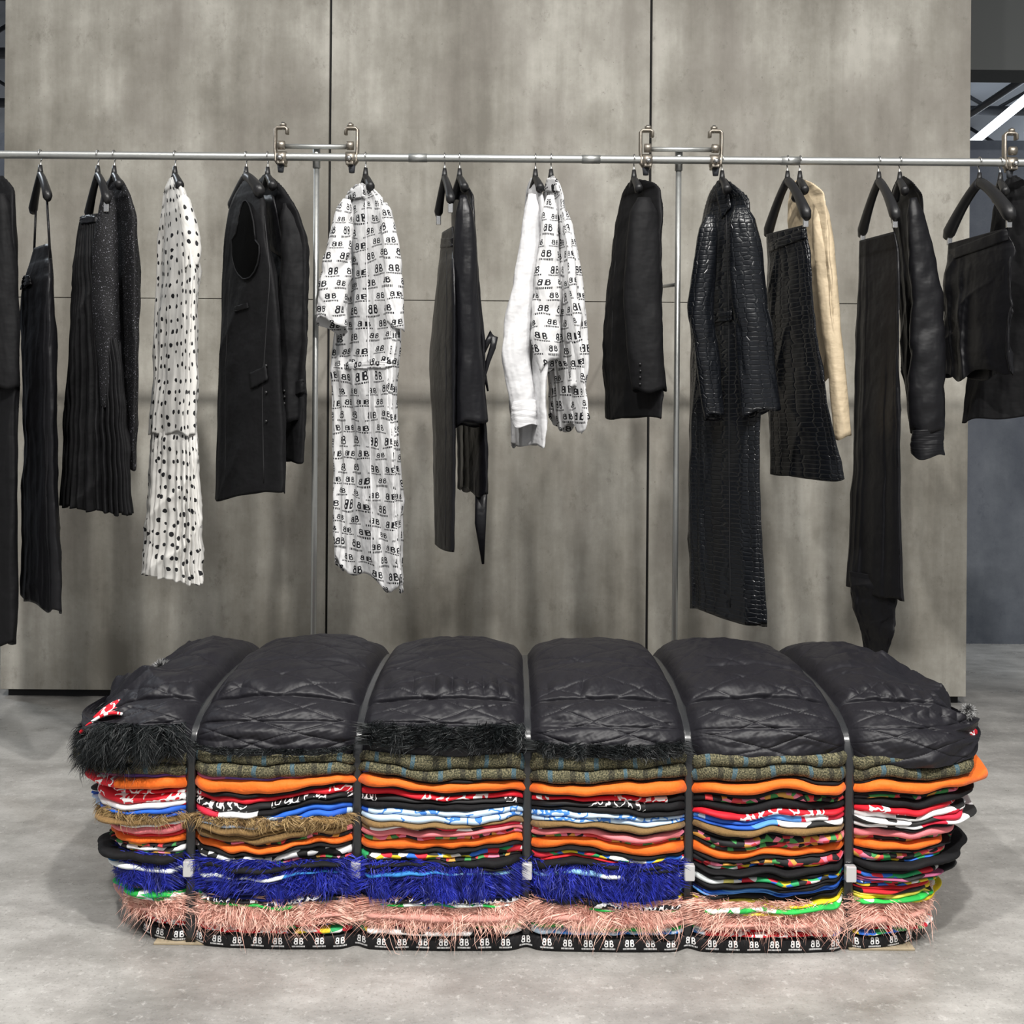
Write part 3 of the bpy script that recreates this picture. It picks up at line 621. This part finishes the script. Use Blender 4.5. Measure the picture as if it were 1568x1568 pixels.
# straps
strapm=plain('black_polyester_strap',(.020,.021,.023),.26,0,.6); buckm=plain('strap_buckle_metal',(.75,.75,.76),.3,.6)
for si,xs_ in enumerate(STR):
    path=[]
    yf=YC-DD
    for z in np.linspace(.002,.43,16): path.append((yf+.030-.016+.006*max(0,1-z/.42),z))
    a=np.linspace(-1.5,1.5,60); Y_,Z_=quiltpos(np.full(60,xs_),a,.006)
    path+=list(zip(Y_,Z_))
    for z in np.linspace(.43,.002,10): path.append((YC+DD-.014,z))
    path=np.array(path); w=.0105
    P=np.stack([np.stack([np.full(len(path),xs_+o),path[:,0],path[:,1]],-1) for o in (-w,-w*.4,w*.4,w)],1)
    o=gridmesh('strap_%d'%si,P,strapm,bench); so=o.modifiers.new('s','SOLIDIFY'); so.thickness=.003; so.offset=0
    zb=wz(545,1332,PF)
    box('buckle_%d'%si,(xs_-.012,yf-.006,zb-.018),(xs_+.012,yf+.012,zb+.018),buckm,bench,.003)
# fur
def fur(name,mat,roots,nrm,length,droop,side,width,locks,seed,up=0.,jit=.18):
    r=np.random.default_rng(seed); n=len(roots)
    ls=r.normal(0,1,(locks,3)); xq=roots[:,0]
    lk=np.clip((np.floor((xq-xq.min())/(np.ptp(xq)+1e-6)*(locks-1))).astype(int)+r.integers(-1,2,n),0,locks-1)
    nn=nrm/(np.linalg.norm(nrm,axis=1)[:,None]+1e-6); tg=np.stack([-nn[:,1],nn[:,0],0*nn[:,0]],1)
    tz=np.array([0,0,1.])[None]
    d=nrm+side*ls[lk][:,[0]]*tg+side*.35*ls[lk][:,[2]]*tz+r.normal(0,jit,(n,1))*tg+r.normal(0,jit,(n,1))*tz+np.abs(r.normal(0,jit,(n,1)))*nn+np.array([0,0,up]); d/=np.linalg.norm(d,axis=1)[:,None]
    Ln=length*r.uniform(.5,1.15,n)*(1+.25*np.abs(ls[lk,0])); S=7; t=np.linspace(0,1,S)
    curl=ls[lk][:,[1]]*.8+r.normal(0,.2,(n,1))
    P=roots[:,None]+Ln[:,None,None]*(d[:,None]*t[None,:,None]*.8+np.array([0,0,-1.])[None,None]*droop*(t**1.7)[None,:,None])
    P+=(Ln[:,None]*curl*.35*np.sin(t*2.6)[None])[...,None]*tg[:,None]
    P-=(Ln[:,None]*.12*(t**2)[None])[...,None]*nn[:,None]
    P[...,2]=np.maximum(P[...,2],.004)
    wd=r.normal(0,1,(n,3)); wd[:,1]*=.5; wd/=np.linalg.norm(wd,axis=1)[:,None]
    wv=wd[:,None]*(width*(1-t**2*.9))[None,:,None]
    V=np.stack([P-wv,P+wv],2).reshape(-1,3)
    b=np.arange(n)[:,None]*(S*2)+np.arange(S-1)[None]*2; fc=np.stack([b,b+1,b+3,b+2],-1).reshape(-1,4).tolist()
    mesh(name,V,fc,mat,bench)
def furmat(name,c1,c2,rough=.5):
    q=NT(name,rough,0,.35); n=q.noise(q.coord('Object',(1,1,.3)),70,2); q.col(q.ramp(n,[(.35,c1),(.65,c2)])); return q.m
fpink=furmat('pink_faux_fur',(.66,.32,.25),(.97,.64,.53)); fblue=furmat('royal_blue_faux_fur',(.006,.010,.12),(.018,.030,.42)); fblk=furmat('black_faux_fur',(.003,.004,.005),(.009,.012,.013)); ftan=furmat('tan_faux_fur',(.14,.08,.03),(.42,.29,.13)); fgry=furmat('grey_tip_fur',(.01,.01,.01),(.30,.30,.30))
def perimroots(n,z0,z1,x0,x1,seed,out=.006):
    r=np.random.default_rng(seed); L=Lz((z0+z1)/2); bx=X0*L+CX; by=YC+Y0
    k=np.where((bx>=x0)&(bx<=x1)&(NY0<.3)&((by<YC+.0)))[0]
    kk=k[r.integers(0,len(k),n)]; j=r.uniform(-.5,.5,n)*.005
    off=outward(bx[kk],NY0[kk],(z0+z1)/2)+out-.02*np.clip(1-(z0+z1)/2/.42,0,1)
    R=np.stack([bx[kk]+NX0[kk]*off+j,by[kk]+NY0[kk]*off,r.uniform(z0,z1,n)],-1)
    keep=groove(R[:,0],.010)<.4
    return R[keep],np.stack([NX0[kk],NY0[kk],0*NX0[kk]],-1)[keep]
zz_=lambda p:(1455-p)/680
R,Nn=perimroots(26000,zz_(1408),zz_(1374),-9,9,11,.010); fur('pink_fur_trim',fpink,R,Nn*.20,.042,.24,1.2,.0010,110,21,.0,.10)
R,Nn=perimroots(1300,zz_(1408),zz_(1388),-9,9,41,.012); fur('pink_fur_locks',fpink,R,Nn*.25,.058,.60,.7,.0009,90,27,.0)
R,Nn=perimroots(22000,zz_(1358),zz_(1312),-9,X(1050),12,.012); fur('blue_fur_trim',fblue,R,Nn*.18,.034,.42,.85,.0010,90,22,0,.1)
R,Nn=perimroots(4200,zz_(1257),zz_(1244),-9,X(540),13,.012); fur('tan_fur_trim',ftan,R,Nn*.25,.028,.40,.8,.0008,80,23)
R,Nn=perimroots(4200,zz_(1180),zz_(1120),-9,X(200),14); R[:,2]=rng.uniform(.41,.47,len(R)); fur('black_fur_trim_end',fblk,R,Nn*.7,.048,.5,.7,.0010,50,24,.0)
R,Nn=perimroots(4200,zz_(1140),zz_(1110),X(165),X(287),34,.020); R[:,2]=rng.uniform(.455,.51,len(R)); fur('black_fur_trim_corner',fblk,R,Nn*.5,.052,.5,.9,.0010,30,44,.0)
R,Nn=perimroots(6500,zz_(1138),zz_(1106),X(562),X(800),15,.016); R[:,1]+=.004; fur('black_fur_trim_front',fblk,R,Nn*.35,.036,.15,1.0,.0009,44,25,.3)
R,Nn=perimroots(3800,zz_(1150),zz_(1132),X(812),X(1050),16,.012); fur('black_fur_trim_front_b',fblk,R,Nn*.35,.024,.15,1.0,.0009,50,26,.2)
R,Nn=perimroots(1800,zz_(1150),zz_(1142),X(292),X(540),17,.010); fur('black_fur_trim_front_c',fblk,R,Nn*.35,.018,.15,1.0,.0009,50,28,.2)
def pom(p,n,r,seed):
    rr=np.random.default_rng(seed); d=rr.normal(0,1,(n,3)); d/=np.linalg.norm(d,axis=1)[:,None]
    fur('fur_tuft',fgry,np.array(p)+d*r*.3,d,r,.1,.0,.0012,5,seed)
pom((wx(252,1008,2.95),2.92,wz(252,1024,2.92)),900,.028,31); pom((wx(1482,1088,2.6),2.6,wz(1482,1088,2.6)),500,.018,32); pom((wx(765,1118,2.5),2.485,.470),250,.018,33)
# loose coloured cloth edges spilling out at the left end, under the quilt
for k,(px,py,m) in enumerate(((128,1096,redlet),(136,1108,multi),(130,1120,purple),(1500,1118,redlet))):
    xx_=wx(px,py,2.62); z=wz(px,py,2.62); sg=-1 if px<700 else 1
    t=np.linspace(0,1,16); sc=1 if sg<0 else .5
    P=np.array([[(xx_-sg*.10*(1-v)-sg*.02*w_*w_, 2.66+.12*w_*sc, z+.010*math.sin(w_*5+k)*sc+.02*math.sin((1-v)*2.2)-.028*v*v*sc+.004*math.sin(w_*17+k)) for w_ in np.linspace(-1,1,24)] for v in t])
    gridmesh('loose_edge_%d'%k,P,m,bench,False,np.stack([P[...,0],P[...,1]],-1)).modifiers.new('s','SOLIDIFY').thickness=.006

# ------------------------------------------------------------ camera
cam=D_.cameras.new('camera'); co=D_.objects.new('camera',cam); link(co)
co.location=(0,0,CAMZ); co.rotation_euler=(math.pi/2,-math.atan(K),0)
cam.sensor_width=36; cam.lens=36*F/1568; cam.shift_y=-(784-640)/1568; cam.clip_end=60
C.scene.camera=co
